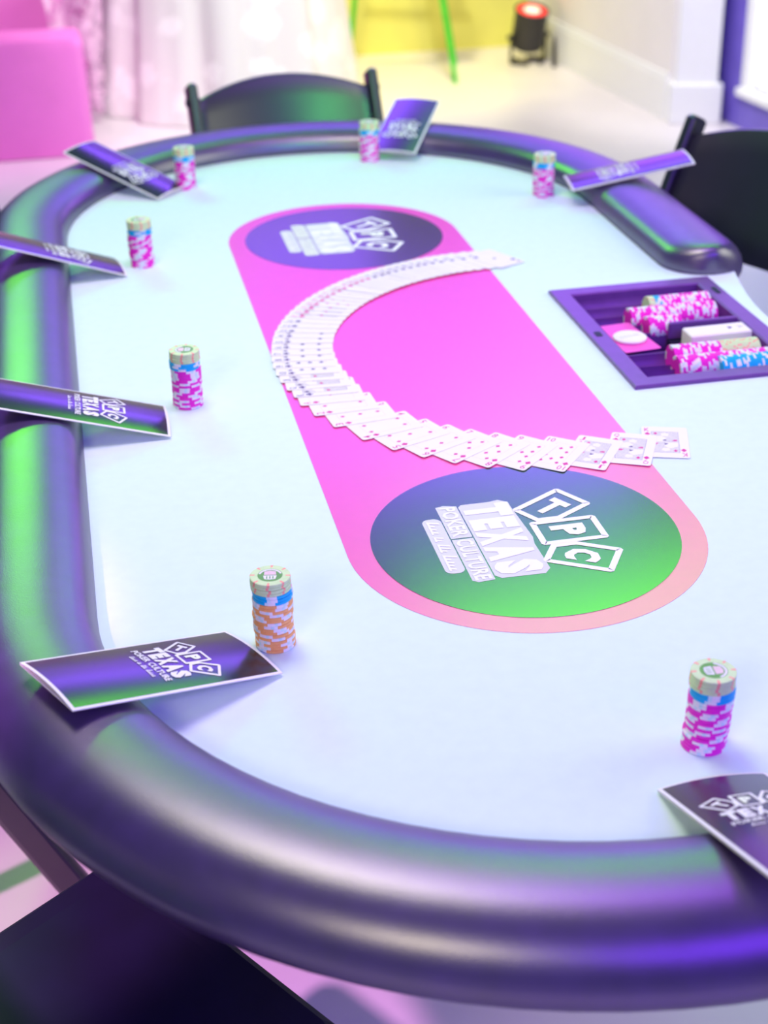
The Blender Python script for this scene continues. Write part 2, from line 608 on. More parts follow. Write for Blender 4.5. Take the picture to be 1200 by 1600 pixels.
# ------------------------------------------------------------------ folding chairs
def make_chair(label):
    """faces +Y, origin on the floor; posts run from the front feet to the top of the back"""
    t = tag(empty('folding_chair'), label, 'chair', 'black folding chairs around the table')
    H = .85
    py = lambda z: .20 - .40 * z / H
    for s in (-1, 1):
        mb = MB()
        mb.bar((s * .205, py(.012), .012), (s * .205, py(H), H), .024, .046, M_CHAIR, Vector((1, 0, 0)), .008)
        lg = mb.build('leg', t)
        mb = MB()
        mb.bar((s * .205, py(0.001) + .002, .001), (s * .205, py(.03), .03), .028, .050, M_BLACKMETAL, Vector((1, 0, 0)), .006)
        mb.build('foot_cap', lg)
        mb = MB()
        mb.tube((s * .205 - .016, py(.815), .815), (s * .205 + .016, py(.815), .815), .008, M_BLACKMETAL, 10)
        mb.build('rivet', lg)
        mb = MB()
        mb.bar((s * .175, -.25, .002), (s * .175, .10, .43), .022, .040, M_CHAIR, Vector((1, 0, 0)), .007)
        mb.build('rear_leg', t)
    # back panel: arched top edge, bowed backwards
    mb = MB()
    front, back = [], []
    N = 18
    rows = 5
    for k in range(rows + 1):
        for j in range(N + 1):
            u = -1 + 2 * j / N
            zt = .818 + .034 * (1 - u * u)
            zb = .635 - .012 * (1 - u * u)
            z = zb + (zt - zb) * k / rows
            bow = -.030 * (1 - u * u)
            front.append((u * .194, py(z) + bow + .009, z))
            back.append((u * .194, py(z) + bow - .009, z))
    n = len(front)
    v = front + back
    f = []
    W = N + 1
    for k in range(rows):
        for j in range(N):
            a = k * W + j
            f.append((a, a + W, a + W + 1, a + 1))
            f.append((n + a, n + a + 1, n + a + W + 1, n + a + W))
    for j in range(N):
        f.append((j, j + 1, n + j + 1, n + j))
        a = rows * W + j
        f.append((a, n + a, n + a + 1, a + 1))
    for k in range(rows):
        a = k * W
        f.append((a, n + a, n + a + W, a + W))
        a = k * W + N
        f.append((a, a + W, n + a + W, n + a))
    mb.add(v, f, M_CHAIR, smooth=False)
    bk = mb.build('backrest', t)
    b = bk.modifiers.new('bevel', 'BEVEL')
    b.width, b.segments, b.limit_method = .004, 2, 'ANGLE'
    for p in bk.data.polygons:
        p.use_smooth = True
    # seat
    mb = MB()
    base = [(-.165, -.17), (.165, -.17), (.19, .235), (-.19, .235)]
    def seat_ring(d, z):
        r = []
        x = rrect(-1, -1, 1, 1, .14, 4)
        for a, b_ in x:
            yy = .0325 + b_ * (.2025 - d)
            ww = (.165 + (b_ + 1) / 2 * .025) - d
            r.append((a * ww, yy, z))
        return r
    mb.rings([seat_ring(.012, .425), seat_ring(0, .432), seat_ring(0, .450), seat_ring(.010, .458), seat_ring(.03, .456)], M_SEAT)
    mb.build('seat', t)
    mb = MB()
    mb.bar((-.2, py(.16), .16), (.2, py(.16), .16), .03, .018, M_CHAIR, Vector((0, 0, 1)), .005)
    mb.build('crossbar', t)
    mb = MB()
    mb.bar((-.172, -.13, .15), (.172, -.13, .15), .03, .018, M_CHAIR, Vector((0, 0, 1)), .005)
    mb.build('crossbar', t)
    return t


def place_chair(o, origin, facing):
    o.location = (origin[0], origin[1], 0)
    o.rotation_euler = (0, 0, atan2(-facing[0], facing[1]))


ch0 = make_chair('black folding chair at the far end, its arched back shining green')
place_chair(ch0, (.045, 1.79), (.10, -1))
for lab, org, fac in (('black folding chair at right with dark arched back behind the cushion', (.67, 1.126), (-.9, -.42)),
                      ('black folding chair in the bottom left corner, seat under the rail', (-.575, -.35), (.84, .545)),
                      ('blue-black folding chair leg beyond the bottom left chair, mostly hidden', (-.70, .485), (1, 0)),
                      ('folding chair peeking in at the left edge beyond the rail', (-.63, 1.31), (.8, -.6))):
    c = copy_tree(ch0)
    c['label'] = lab
    place_chair(c, org, fac)

# ------------------------------------------------------------------ the poker table
table = tag(empty('poker_table', (0, 0, TZ)), 'oval poker table with padded rail, pale blue felt and pink centre stripe', 'table')
YN, YF = -.066, 1.20           # centres of the two end arcs
RI, RO = .472, .614
N_ARC = 48


def stadium(r, n=N_ARC):
    p = []
    for i in range(n + 1):
        a = pi * i / n
        p.append((r * cos(a), YF + r * sin(a)))
    for i in range(n + 1):
        a = pi + pi * i / n
        p.append((r * cos(a), YN + r * sin(a)))
    return p


edge = []
for i in range(25):
    y = .17 + (.93 - .17) * i / 24
    edge.append((.61 - .067 * max(0, cos(pi * (y - .55) / .76)) ** 1.6, y))
board = stadium(.592) + [(x, y) for x, y in edge]
TX0, TX1, TY0, TY1 = .258, .522, .352, .742      # tray outline
hole = [(TX0 + .012, TY0 + .012), (TX1 - .012, TY0 + .012), (TX1 - .012, TY1 - .012), (TX0 + .012, TY1 - .012)]
solid2d('playing_surface', [board, hole], -.006, 0, M_FELT, table)['label'] = 'pale blue felt playing surface'
solid2d('table_board', [[(x * .995, y) for x, y in board], hole], -.020, -.0065, M_BOARD, table)

# centre stripe and printed discs
D_FAR, R_STRIPE, R_DISC = 1.1033, .2, .17176
sp = []
for i in range(65):
    a = pi * i / 64
    sp.append((R_STRIPE * cos(a), D_FAR + R_STRIPE * sin(a)))
for i in range(65):
    a = pi + pi * i / 64
    sp.append((R_STRIPE * cos(a), R_STRIPE * sin(a)))
solid2d('centre_stripe', [sp], .0001, .0004, M_PINK, table)['label'] = 'long pink stripe with round ends'


def script_line(mb, x0, x1, y0, y1, z, m, T):
    """short handwritten-looking line: slanted strokes joined by a base stroke, in four words"""
    h = y1 - y0
    words = [(0, .27, (.9, .5, .5, .55)), (.32, .42, (.7, .5)), (.47, .64, (.9, .85, .5)), (.69, 1.0, (1, .5, .6, .5, .55))]
    for a, b, hs in words:
        xa, xb = x0 + (x1 - x0) * a, x0 + (x1 - x0) * b
        n = len(hs)
        st = (xb - xa) / n
        yb = y0 + h * .16
        mb.poly([(xa, yb), (xb, yb), (xb + h * .05, yb + h * .13), (xa + h * .05, yb + h * .13)], z, m, T)
        for i, q in enumerate(hs):
            xx = xa + st * (i + .15)
            y2 = yb + h * .131
            y3 = yb + h * q * .8
            sl = (y3 - y2) * .35
            mb.poly([(xx, y2), (xx + st * .5, y2), (xx + st * .5 + sl, y3), (xx + sl, y3)], z, m, T)


def logo(mb, T, halo=True, white=M_LWHITE, dz=.0002, cover=None):
    """logo in units where the printed disc has radius 1; +Y is up"""
    z1, z2, z3 = 0, dz / T.to_scale().x, 2 * dz / T.to_scale().x
    wd = .042
    card = rrect(-.137, -.205, .137, .205, .006, 1)
    for ang, cx, cy, ch in ((31, -.335, .285, 'T'), (0, 0, .297, 'P'), (-31, .335, .285, 'C')):
        R = Matrix.Translation((cx, cy, 0)) @ Matrix.Rotation(radians(ang), 4, 'Z')
        if ch != 'P':
            # the part behind the middle card is hidden
            pts = [R @ Vector((x, y, 0)) for x, y in card]
            s = -1 if ch == 'T' else 1
            pl_ = []
            lim = .178
            P2 = [(p.x, p.y) for p in pts]
            for i in range(len(P2)):
                a, b = P2[i], P2[(i + 1) % len(P2)]
                ia, ib = a[0] * s >= lim, b[0] * s >= lim
                if ia:
                    pl_.append(a)
                if ia != ib:
                    t = (lim * s - a[0]) / (b[0] - a[0])
                    pl_.append((a[0] + t * (b[0] - a[0]), a[1] + t * (b[1] - a[1])))
            mb.outline(pl_, wd, z2, white, T)
        else:
            mb.outline([tuple((R @ Vector((x, y, 0)))[:2]) for x, y in card], wd, z2, white, T)
        mb.text(ch, -.075, -.115, .075, .115, z2, white if ch != 'P' else M_LCREAM, T @ R, .06)
    if halo:
        g1, g2, g3 = M_LGREY, M_LGREY, M_LGREY
        hp = [(-.50, -.30), (-.47, -.325), (.45, -.325), (.49, -.29), (.495, -.01), (.44, .035), (.12, .030), (.03, .045), (-.40, .02), (-.47, .02), (-.515, -.04), (-.50, -.11)]
        mb.poly(hp, z1, g1, T)
        mb.poly([(-.50, -.475), (-.06, -.475), (-.06, -.333), (-.49, -.333), (-.515, -.42)], z1, g2, T)
        mb.poly([(-.045, -.475), (.48, -.475), (.505, -.44), (.495, -.333), (-.045, -.333)], z1, g2, T)
        mb.poly(rrect(-.35, -.610, .37, -.483, .05, 4), z1, g3, T)
    x = -.475
    for c, wl in (('T', .20), ('E', .165), ('X', .20), ('A', .20), ('S', .175)):
        mb.text(c, x, -.305 if c != 'T' else -.305, x + wl - .012, .005 if c != 'T' else .012, z3, white, T, .075)
        x += wl + .002
    mb.text('POKER', -.485, -.458, -.075, -.345, z3, M_LCREAM if halo else white, T, .03)
    mb.text('CULTURE', -.035, -.458, .485, -.345, z3, M_LCREAM if halo else white, T, .03)
    script_line(mb, -.315, .335, -.60, -.49, z3, white, T)


for cy, lab in ((0, 'near printed disc, green and violet sheen'), (D_FAR, 'far printed disc, dark violet')):
    d = solid2d('printed_disc', [[(R_DISC * cos(2 * pi * i / 96), cy + R_DISC * sin(2 * pi * i / 96)) for i in range(96)]], .0005, .0008, M_DISC, table)
    d['label'] = lab
    mb = MB()
    T = Matrix.Translation((0, cy, .0010)) @ Matrix.Rotation(radians(-90), 4, 'Z') @ Matrix.Scale(R_DISC, 4)
    logo(mb, T)
    mb.build('printed_logo', d)['label'] = 'white logo of three cards over TEXAS POKER CULTURE'

# padded rail: profile swept round the oval, open at the dealer's place
RAIL_E0, RAIL_E1 = .828, .272
path = []       # (point, outward normal, scale)
NC = 10
hw = (RO - RI) / 2
rm = (RI + RO) / 2
for i in range(NC + 1):
    t = 1 - i / NC
    tt = sin(t * pi / 2)
    path.append((Vector((rm, RAIL_E0 - hw * tt)), Vector((1, 0)), max(.02, sqrt(max(0, 1 - tt * tt)))))
for i in range(1, 7):
    path.append((Vector((rm, RAIL_E0 + (YF - RAIL_E0) * i / 7)), Vector((1, 0)), 1))
for i in range(N_ARC + 1):
    a = pi * i / N_ARC
    path.append((Vector((rm * cos(a), YF + rm * sin(a))), Vector((cos(a), sin(a))), 1))
for i in range(1, 12):
    path.append((Vector((-rm, YF + (YN - YF) * i / 12)), Vector((-1, 0)), 1))
for i in range(N_ARC + 1):
    a = pi + pi * i / N_ARC
    path.append((Vector((rm * cos(a), YN + rm * sin(a))), Vector((cos(a), sin(a))), 1))
for i in range(1, 5):
    path.append((Vector((rm, YN + (RAIL_E1 - YN) * i / 5)), Vector((1, 0)), 1))
for i in range(NC + 1):
    t = i / NC
    tt = sin(t * pi / 2)
    path.append((Vector((rm, RAIL_E1 + hw * tt)), Vector((1, 0)), max(.02, sqrt(max(0, 1 - tt * tt)))))
prof = []
top = [(-1, .0008), (-.985, .010), (-.95, .0185), (-.89, .0262), (-.79, .0330), (-.63, .0385), (-.42, .0425), (-.2, .0445), (0, .0450), (.25, .0440), (.48, .0405), (.68, .0335), (.84, .0230), (.94, .0115), (.99, .0), (1.0, -.006), (.98, -.016), (.93, -.023), (.84, -.027), (.6, -.0285), (.595, -.028), (.3, .0)]


def rail_z(x, y):
    """height of the rail's top surface over the felt"""
    r = hypot(x, y - YF) if y > YF else (hypot(x, y - YN) if y < YN else abs(x))
    u = (r - rm) / hw
    if u <= -1 or u >= 1:
        return 0.0
    for (u0, z0), (u1, z1) in zip(top, top[1:15]):
        if u0 <= u <= u1:
            return max(0, z0 + (z1 - z0) * (u - u0) / (u1 - u0))
    return 0.0


rs = []
for p, nrm, sc in path:
    hs = 1 - (1 - sc) ** 3 * .55
    ring = []
    for u, z in top:
        q = p + nrm * (u * hw * sc)
        zz = z * hs if z > 0 else z * sc
        ring.append((q.x, q.y, zz))
    rs.append(ring)
mb = MB()
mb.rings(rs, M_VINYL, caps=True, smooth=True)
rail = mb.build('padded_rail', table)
rail['label'] = 'thick padded black vinyl rail with coloured sheen'
# folding pedestal legs under the table
for y0 in (.28, .86):
    for sx in (-1, 1):
        mb = MB()
        mb.tube((sx * .22, y0, -.76), (sx * .22, y0, -.021), .018, M_BLACKMETAL, 12)
        mb.lathe([(.024, -.76), (.024, -.735), (.019, -.73)], M_BLACKMETAL, Matrix.Translation((sx * .22, y0, 0)), 12)
        mb.build('table_leg', table)
    mb = MB()
    mb.tube((-.22, y0, -.55), (.22, y0, -.55), .012, M_BLACKMETAL, 10)
    mb.build('leg_brace', table)

# ------------------------------------------------------------------ dealer tray
tray = tag(empty('chip_tray', (0, 0, TZ)), 'violet dealer chip tray sunk into the felt at right', 'tray')
FH = .0055
mb = MB()
fr = .030
def fring(d, z):
    return [(TX0 + d, TY0 + d, z), (TX1 - d, TY0 + d, z), (TX1 - d, TY1 - d, z), (TX0 + d, TY1 - d, z)]
rsf = [fring(0, .0002), fring(.0, FH - .0015), fring(.0015, FH), fring(fr - .004, FH), fring(fr - .001, FH - .002), fring(fr, -.034)]
mb.rings(rsf, M_TRAY, caps=False)
mb.add(fring(fr, -.034), [(0, 1, 2, 3)], M_TRAY)
mb.build('frame', tray)
for (x, y, lx, ly) in ((TX0 + .014, .545, .005, .009), (TX1 - .014, .675, .004, .014), (TX1 - .014, .42, .004, .014)):
    mb = MB()
    mb.box(x - lx, x + lx, y - ly, y + ly, FH + .0001, FH + .0006, M_TRAYDARK, bev=.003)
    mb.build('slot', tray)
IX0, IX1 = TX0 + fr + .001, TX1 - fr - .001
ROWS = [.692, .652, .612, .572, .457, .417]
ROWS.append(TY0 + fr + .0195)
for yc in ROWS:
    mb = MB()
    sec = []
    for i in range(13):
        a = pi + pi * i / 12
        sec.append((yc + .0197 * cos(a), -.0062 + .0205 * sin(a)))
    a = [(IX0, y, z) for y, z in sec]
    b = [(IX1, y, z) for y, z in sec]
    k = len(sec)
    mb.add(a + b, [(i, i + 1, k + i + 1, k + i) for i in range(k - 1)], M_TRAY, smooth=True)
    mb.add(a + b, [(0, k, k + 1, 1)][:0], M_TRAY)
    mb.build('groove', tray)
for y0, y1 in ((.477, .4785), (.5525, .554)):
    mb = MB()
    mb.box(IX0, IX1, y0, y1, -.033, -.004, M_TRAY)
    mb.build('divider', tray)


# ------------------------------------------------------------------ chips
CR, CT = .0199, .0034


def chip_mesh(name, base, pattern, nseg):
    """pattern: list of materials, repeated round the edge; nseg segments"""
    mb = MB()
    prof = [(CR - .0006, 0.00003), (CR, .0005), (CR, CT - .0005), (CR - .0006, CT - .00003)]
    pt = lambda r, z, j: (r * cos(2 * pi * j / nseg), r * sin(2 * pi * j / nseg), z)
    for j in range(nseg):
        m = pattern[j % len(pattern)] or base
        for k in range(3):
            mb.add([pt(*prof[k], j), pt(*prof[k], j + 1), pt(*prof[k + 1], j + 1), pt(*prof[k + 1], j)], [(0, 1, 2, 3)], m)
        # top ring carrying the spot
        ri = .0150
        mb.add([pt(CR - .0006, CT - .00003, j), pt(CR - .0006, CT - .00003, j + 1), pt(ri, CT - .00003, j + 1), pt(ri, CT - .00003, j)], [(0, 1, 2, 3)], m)
        mb.add([pt(CR - .0006, .00003, j + 1), pt(CR - .0006, .00003, j), pt(ri, .00003, j), pt(ri, .00003, j + 1)], [(0, 1, 2, 3)], m)
    mb.add([pt(.0150, CT - .00003, j) for j in range(nseg)], [tuple(range(nseg))], base)
    mb.add([pt(.0150, .00003, j) for j in range(nseg)], [tuple(range(nseg - 1, -1, -1))], base)
    return mb.mesh(name)


W_, C_ = M_CWHITE, M_CCYAN
CH = {
    'pink': chip_mesh('pink_chip', M_CPINK, [None] * 5 + [W_, W_, C_, W_], 36),
    'amber_lit': chip_mesh('amber_lit_chip', M_CAMBERLIT, [None] * 5 + [W_, W_, C_, W_], 36),
    'blue': chip_mesh('blue_chip', M_CBLUE, [None] * 6 + [C_, W_, W_], 36),
    'green': chip_mesh('green_chip', M_CGREEN, [None] * 5 + [M_CSALMON], 48),
}
DESC = {'pink': 'pink and white', 'amber_lit': 'amber-lit pink and white', 'blue': 'blue', 'green': 'pale green'}


def inlay_mesh():
    mb = MB()
    z = 0.00002
    disc = lambda r, n=28: [(r * cos(2 * pi * i / n), r * sin(2 * pi * i / n)) for i in range(n)]
    mb.poly(disc(.0122), z, M_INLAY)
    arc = []
    for i in range(15):
        a = radians(-75 + 150 * i / 14)
        arc.append((.0116 * cos(a), .0116 * sin(a)))
    for i in range(15):
        a = radians(75 - 150 * i / 14)
        arc.append((.0096 * cos(a), .0096 * sin(a)))
    k = len(arc)
    mb.add([(x, y, z + .00004) for x, y in arc], [(i, i + 1, k - 2 - i, k - 1 - i) for i in range(k // 2 - 1)], M_CWHITE)
    mb.poly([(.0005, -.006), (.007, -.0055), (.0085, 0), (.007, .0055), (.0005, .006)], z + .00006, M_INLAYP)
    mb.poly([(-.0075, -.0055), (-.0008, -.0065), (-.0008, .0065), (-.0075, .0055), (-.0085, 0)], z + .00006, M_CWHITE)
    for yy in (-.003, 0, .003):
        mb.poly([(-.0070, yy - .0006), (-.002, yy - .0006), (-.002, yy + .0006), (-.0070, yy + .0006)], z + .00010, M_INLAY)
    return mb.mesh('inlay')


INLAY = inlay_mesh()
STACKS = [
    ('a', .143, 1.588, 'pink', 'in the farthest chip stack', 100),
    ('b', -.239, 1.488, 'pink', 'in the far left chip stack', 60),
    ('c', -.351, 1.045, 'pink', 'in the stack beside the left-edge menu', 10),
    ('d', -.331, .4526, 'pink', 'in the stack left of the fan', 170),
    ('e', -.301, -.152, 'amber_lit', 'in the amber-lit stack', 80),
    ('f', .0454, -.402, 'pink', 'in the nearest stack, bottom right', -5),
    ('g', .408, 1.256, 'pink', 'in the far right stack', 30),
]


def add_chip(kind, mw, label, group, inlay=False):
    o = bpy.data.objects.new('poker_chip', CH[kind])
    col.objects.link(o)
    o.matrix_world = mw
    tag(o, label, 'poker chip', group)
    if inlay:
        i = bpy.data.objects.new('inlay', INLAY)
        col.objects.link(i)
        i.parent = o
        i.location = (0, 0, CT)
        i['label'] = 'dark round centre print'
    return o


for key, sx, sy, basek, where, rot in STACKS:
    rnd = random.Random(ord(key))
    kinds = [basek] * 16 + ['blue'] * 3 + ['green'] * 4
    lean = {'f': (.0035, -.001), 'c': (-.002, 0), 'e': (-.001, .001)}.get(key, (0, 0))
    gx, gy = 0, 0
    for i, k in enumerate(kinds):
        if i in (5, 11, 16, 19):
            gx, gy = rnd.uniform(-.0012, .0012), rnd.uniform(-.001, .001)
        t = i / 22
        x = sx + lean[0] * t + gx + rnd.uniform(-.0003, .0003)
        y = sy + lean[1] * t + gy + rnd.uniform(-.0003, .0003)
        a = radians(rot) + (rnd.uniform(-.35, .35) if k != 'green' else rnd.uniform(-.1, .1)) + (rnd.choice((0, .8)) if k in ('pink', 'amber_lit') else 0)
        if i == 22:
            a = radians(rot)
        add_chip(k, Matrix.Translation((x, y, TZ + .0001 + i * CT)) @ Matrix.Rotation(a, 4, 'Z'),
                 f'{DESC[k]} chip, {ORD[i]} from the bottom {where}', f'chips {where}', inlay=(i == 22))

TR = [
    (.652, .386, [('green', 3), ('blue', 3), ('pink', 23)], 'the farthest tray row'),
    (.612, .342, [('pink', 40)], 'the second tray row'),
    (.572, .356, [('pink', 15)], 'the short tray row'),
    (.457, .349, [('pink', 21), ('green', 17)], 'the half-green tray row'),
    (.417, .342, [('pink', 42)], 'the longest front tray row'),
    (ROWS[-1], .398, [('blue', 26)], 'the blue front tray row'),
]
for yc, x0, runs, where in TR:
    i = 0
    rnd = random.Random(int(yc * 1000))
    for k, cnt in runs:
        for _ in range(cnt):
            mw = Matrix.Translation((x0 + i * CT, yc + rnd.uniform(-.0002, .0002), TZ - .0060 + rnd.uniform(-.0001, .0002))) @ Matrix.Rotation(radians(90), 4, 'Y') @ Matrix.Rotation(rnd.uniform(0, 6.28), 4, 'Z')
            add_chip(k, mw, f'{DESC[k]} chip, {ORD[i]} from the left in {where}', f'chips in {where}')
            i += 1

# deck of cards on a dark block in the tray
hb = tag(empty('card_holder', (.4365, .518, TZ)), 'dark open card holder under the white deck in the tray', 'holder')
mb = MB()
mb.box(-.056, .052, -.034, .033, -.033, -.014, M_TRAYDARK, bev=.003)
mb.build('base', hb)
mb = MB()
mb.box(-.056, .052, .026, .0335, -.0139, .012, M_TRAY, bev=.003)
mb.build('back_lip', hb)
dk = tag(empty('card_deck', (.438, .511, TZ - .0136), radians(1)), 'white squared deck of cards standing in the tray holder', 'card deck')
mb = MB()
mb.box(-.047, .047, -.024, .0125, 0, .026, M_CARD, bev=.003)
mb.build('pack', dk)
mb = MB()
mb.poly([(.017, -.010), (.024, -.005), (.017, .000)], .02615, M_INK)
mb.text('A', -.005, -.005, .005, .005, .02615, M_LINE, Matrix.Translation((.036, -.005, 0)) @ Matrix.Rotation(radians(-90), 4, 'Z'), .02)
mb.build('corner_print', dk)

# pink cut card with the dealer button
cc = tag(MB().build('cut_card') if False else empty('cut_card', (.318, .540, TZ - .0030), radians(6)), 'bright pink plastic cut card lying in the chip tray', 'cut card')
mb = MB()
mb.box(-.030, .026, -.052, .056, 0, .0006, M_PINKCARD, bev=.003)
mb.build('sheet', cc)
bt = tag(empty('dealer_button', (.317, .535, TZ - .0023)), 'white round dealer button on the pink cut card', 'dealer button')
mb = MB()
mb.lathe([(.023, 0), (.0245, .001), (.0245, .0035), (.023, .0045), (.001, .0045)], M_BUTTON, None, 40)
mb.build('disc', bt)
mb = MB()
mb.text('DEALER', -.016, -.003, .016, .003, .0047, M_BUTTONINK, Matrix.Rotation(radians(12), 4, 'Z'))
mb.build('button_lettering', bt)

# ------------------------------------------------------------------ playing cards fanned out
CW, CLn, CTH = .057, .088, .0003
DIAMOND = [(0, .5), (.40, 0), (0, -.5), (-.40, 0)]
HEART = [(0, -.5), (.25, -.2), (.45, .1), (.45, .32), (.3, .48), (.12, .45), (0, .28), (-.12, .45), (-.3, .48), (-.45, .32), (-.45, .1), (-.25, -.2)]
SPADE = [(.18, -.5), (.05, -.25), (.2, -.32), (.38, -.25), (.42, -.05), (.25, .2), (0, .5), (-.25, .2), (-.42, -.05), (-.38, -.25), (-.2, -.32), (-.05, -.25), (-.18, -.5)]
CLUB = [(.15, -.5), (.05, -.2), (.25, -.28), (.44, -.12), (.38, .1), (.2, .12), (.24, .32), (.1, .48), (-.1, .48), (-.24, .32), (-.2, .12), (-.38, .1), (-.44, -.12), (-.25, -.28), (-.05, -.2), (-.15, -.5)]
SUITS = [('diamonds', DIAMOND, M_RED), ('clubs', CLUB, M_INK), ('hearts', HEART, M_RED), ('spades', SPADE, M_INK)]
PIPS = {'A': [(0, 0)], '2': [(0, 1), (0, -1)], '3': [(0, 1), (0, 0), (0, -1)], '4': [(-1, 1), (1, 1), (-1, -1), (1, -1)], '5': [(-1, 1), (1, 1), (0, 0), (-1, -1), (1, -1)], '6': [(-1, 1), (1, 1), (-1, 0), (1, 0), (-1, -1), (1, -1)], '7': [(-1, 1), (1, 1), (-1, 0), (1, 0), (-1, -1), (1, -1), (0, .5)], '8': [(-1, 1), (1, 1), (-1, 0), (1, 0), (-1, -1), (1, -1), (0, .5), (0, -.5)], '9': [(-1, 1), (1, 1), (-1, .33), (1, .33), (-1, -.33), (1, -.33), (-1, -1), (1, -1), (0, 0)], '10': [(-1, 1), (1, 1), (-1, .33), (1, .33), (-1, -.33), (1, -.33), (-1, -1), (1, -1), (0, .66), (0, -.66)]}
RANKS = ['K', 'Q', 'J', '10', '9', '8', '7', '6', '5', '4', '3', '2', 'A']
RNAME = {'K': 'king', 'Q': 'queen', 'J': 'jack', '10': 'ten', '9': 'nine', '8': 'eight', '7': 'seven', '6': 'six', '5': 'five', '4': 'four', '3': 'three', '2': 'two', 'A': 'ace'}


def card_mesh(rank, suit):
    sname, shape, ink = suit
    mb = MB()
    o = rrect(-CW / 2, -CLn / 2, CW / 2, CLn / 2, .0035, 3)
    mb.rings([[(x, y, 0) for x, y in o], [(x, y, CTH) for x, y in o]], M_CARD)
    z = CTH + .00003
    for s in (0, 180):
        T = Matrix.Rotation(radians(s), 4, 'Z')
        wd = .0064 if rank != '10' else .0095
        mb.text(rank, -CW / 2 + .0035, CLn / 2 - .0145, -CW / 2 + .0035 + wd, CLn / 2 - .0040, z, ink, T, .005)
        sc = .0098
        cx, cy = -CW / 2 + .0070, CLn / 2 - .0215
        mb.poly([(cx + x * sc, cy + y * sc) for x, y in shape], z, ink, T)
    if rank in PIPS:
        mb.outline(rrect(-.0165, -.030, .0165, .030, .001, 1), .0003, z, M_LINE)
        sc = .0070
        for px, py in PIPS[rank]:
            s = -1 if py < 0 else 1
            mb.poly([(px * .0105 + s * x * sc, py * .024 + s * y * sc) for x, y in shape][::1], z, ink)
    else:
        mb.outline(rrect(-.0165, -.030, .0165, .030, .0005, 1), .0004, z, M_INK)
        mb.poly(rrect(-.0160, -.0295, .0160, .0295, .0005, 1), z - .00001, M_COURT)
        for s in (0, 180):
            T = Matrix.Rotation(radians(s), 4, 'Z')
            mb.poly([(-.0155, .001), (-.003, .001), (.002, .012), (-.006, .018), (-.0155, .012)], z, M_CARD, T)
            mb.poly([(.008, .003), (.0145, .003), (.0145, .007), (.011, .007)], z, M_RED, T)
            mb.poly([(-.004, .017), (.004, .017), (.005, .024), (0, .027), (-.005, .024)], z, M_CARD, T)
            mb.poly([(-.004, .004), (.002, .004), (0, .008)], z + .00002, M_INK, T)
            sc = .007
            mb.poly([(-.0115 + x * sc, .0245 + y * sc) for x, y in shape], z + .00002, ink, T)
    return mb.mesh('card_face')


FC = Vector((.214, .55))
thetas = [273.7, 266.2, 258.6, 251.9, 245.6, 240.0, 234.4, 228.9, 223.2, 216.8, 209.6, 203.4, 198.0]
left = 52 - len(thetas)
rem = 198.0 - 89.0
gaps = []
for i in range(left):
    t = i / (left - 1)
    g = 4.3 - 2.1 * min(1, t / .55)
    if t > .88:
        g += 1.2 * (t - .88) / .12
    gaps.append(g + random.uniform(-.25, .25))
sg = sum(gaps)
a = 198.0
for g in gaps:
    a -= g * rem / sg
    thetas.append(a)
idx = 0
for si, suit in enumerate(SUITS):
    for ri, rank in enumerate(RANKS):
        th = thetas[idx]
        nxt = thetas[idx - 1] if idx else th + 7
        if th >= 205:
            diff = -22.5
        elif th >= 165:
            diff = -22.5 + 25.5 * (205 - th) / 40
        else:
            diff = 3 + 25 * (165 - th) / 76
        diff += random.uniform(-1, 1)
        rr = (.363, .371, .376, .380, .382, .383, .384, .384, .384, .382, .379, .377, .375)[idx] if idx < 13 else .3715
        c = FC + Vector((cos(radians(th)), sin(radians(th)))) * rr
        down = radians(th + diff)
        # local -Y points along 'down'
        rz = down + pi / 2
        # tilt about the long axis so that each card rests on the one laid before it
        sp_ = max(.010, abs(nxt - th) * pi / 180 * .35)
        tilt = math.asin(min(.08, .00052 / sp_)) if idx else 0.0
        o = bpy.data.objects.new('playing_card', card_mesh(rank, suit))
        col.objects.link(o)
        zc = TZ + .0010 + (CW / 2) * sin(tilt) + .0001
        o.matrix_world = Matrix.Translation((c.x, c.y, zc)) @ Matrix.Rotation(rz, 4, 'Z') @ Matrix.Rotation(-tilt, 4, 'Y')
        if si == 0:
            tag(o, f'{RNAME[rank]} of diamonds playing card in the fanned deck', 'playing card', 'fanned playing cards')
        elif idx == 51:
            tag(o, 'topmost playing card at the far right tip of the fan', 'playing card', 'fanned playing cards')
        else:
            tag(o, f'white playing card, {ORD[51 - idx]} from the far right tip of the fan', 'playing card', 'fanned playing cards')
        idx += 1

# ------------------------------------------------------------------ folded menus leaning on the rail
MW, ML = .098, .226


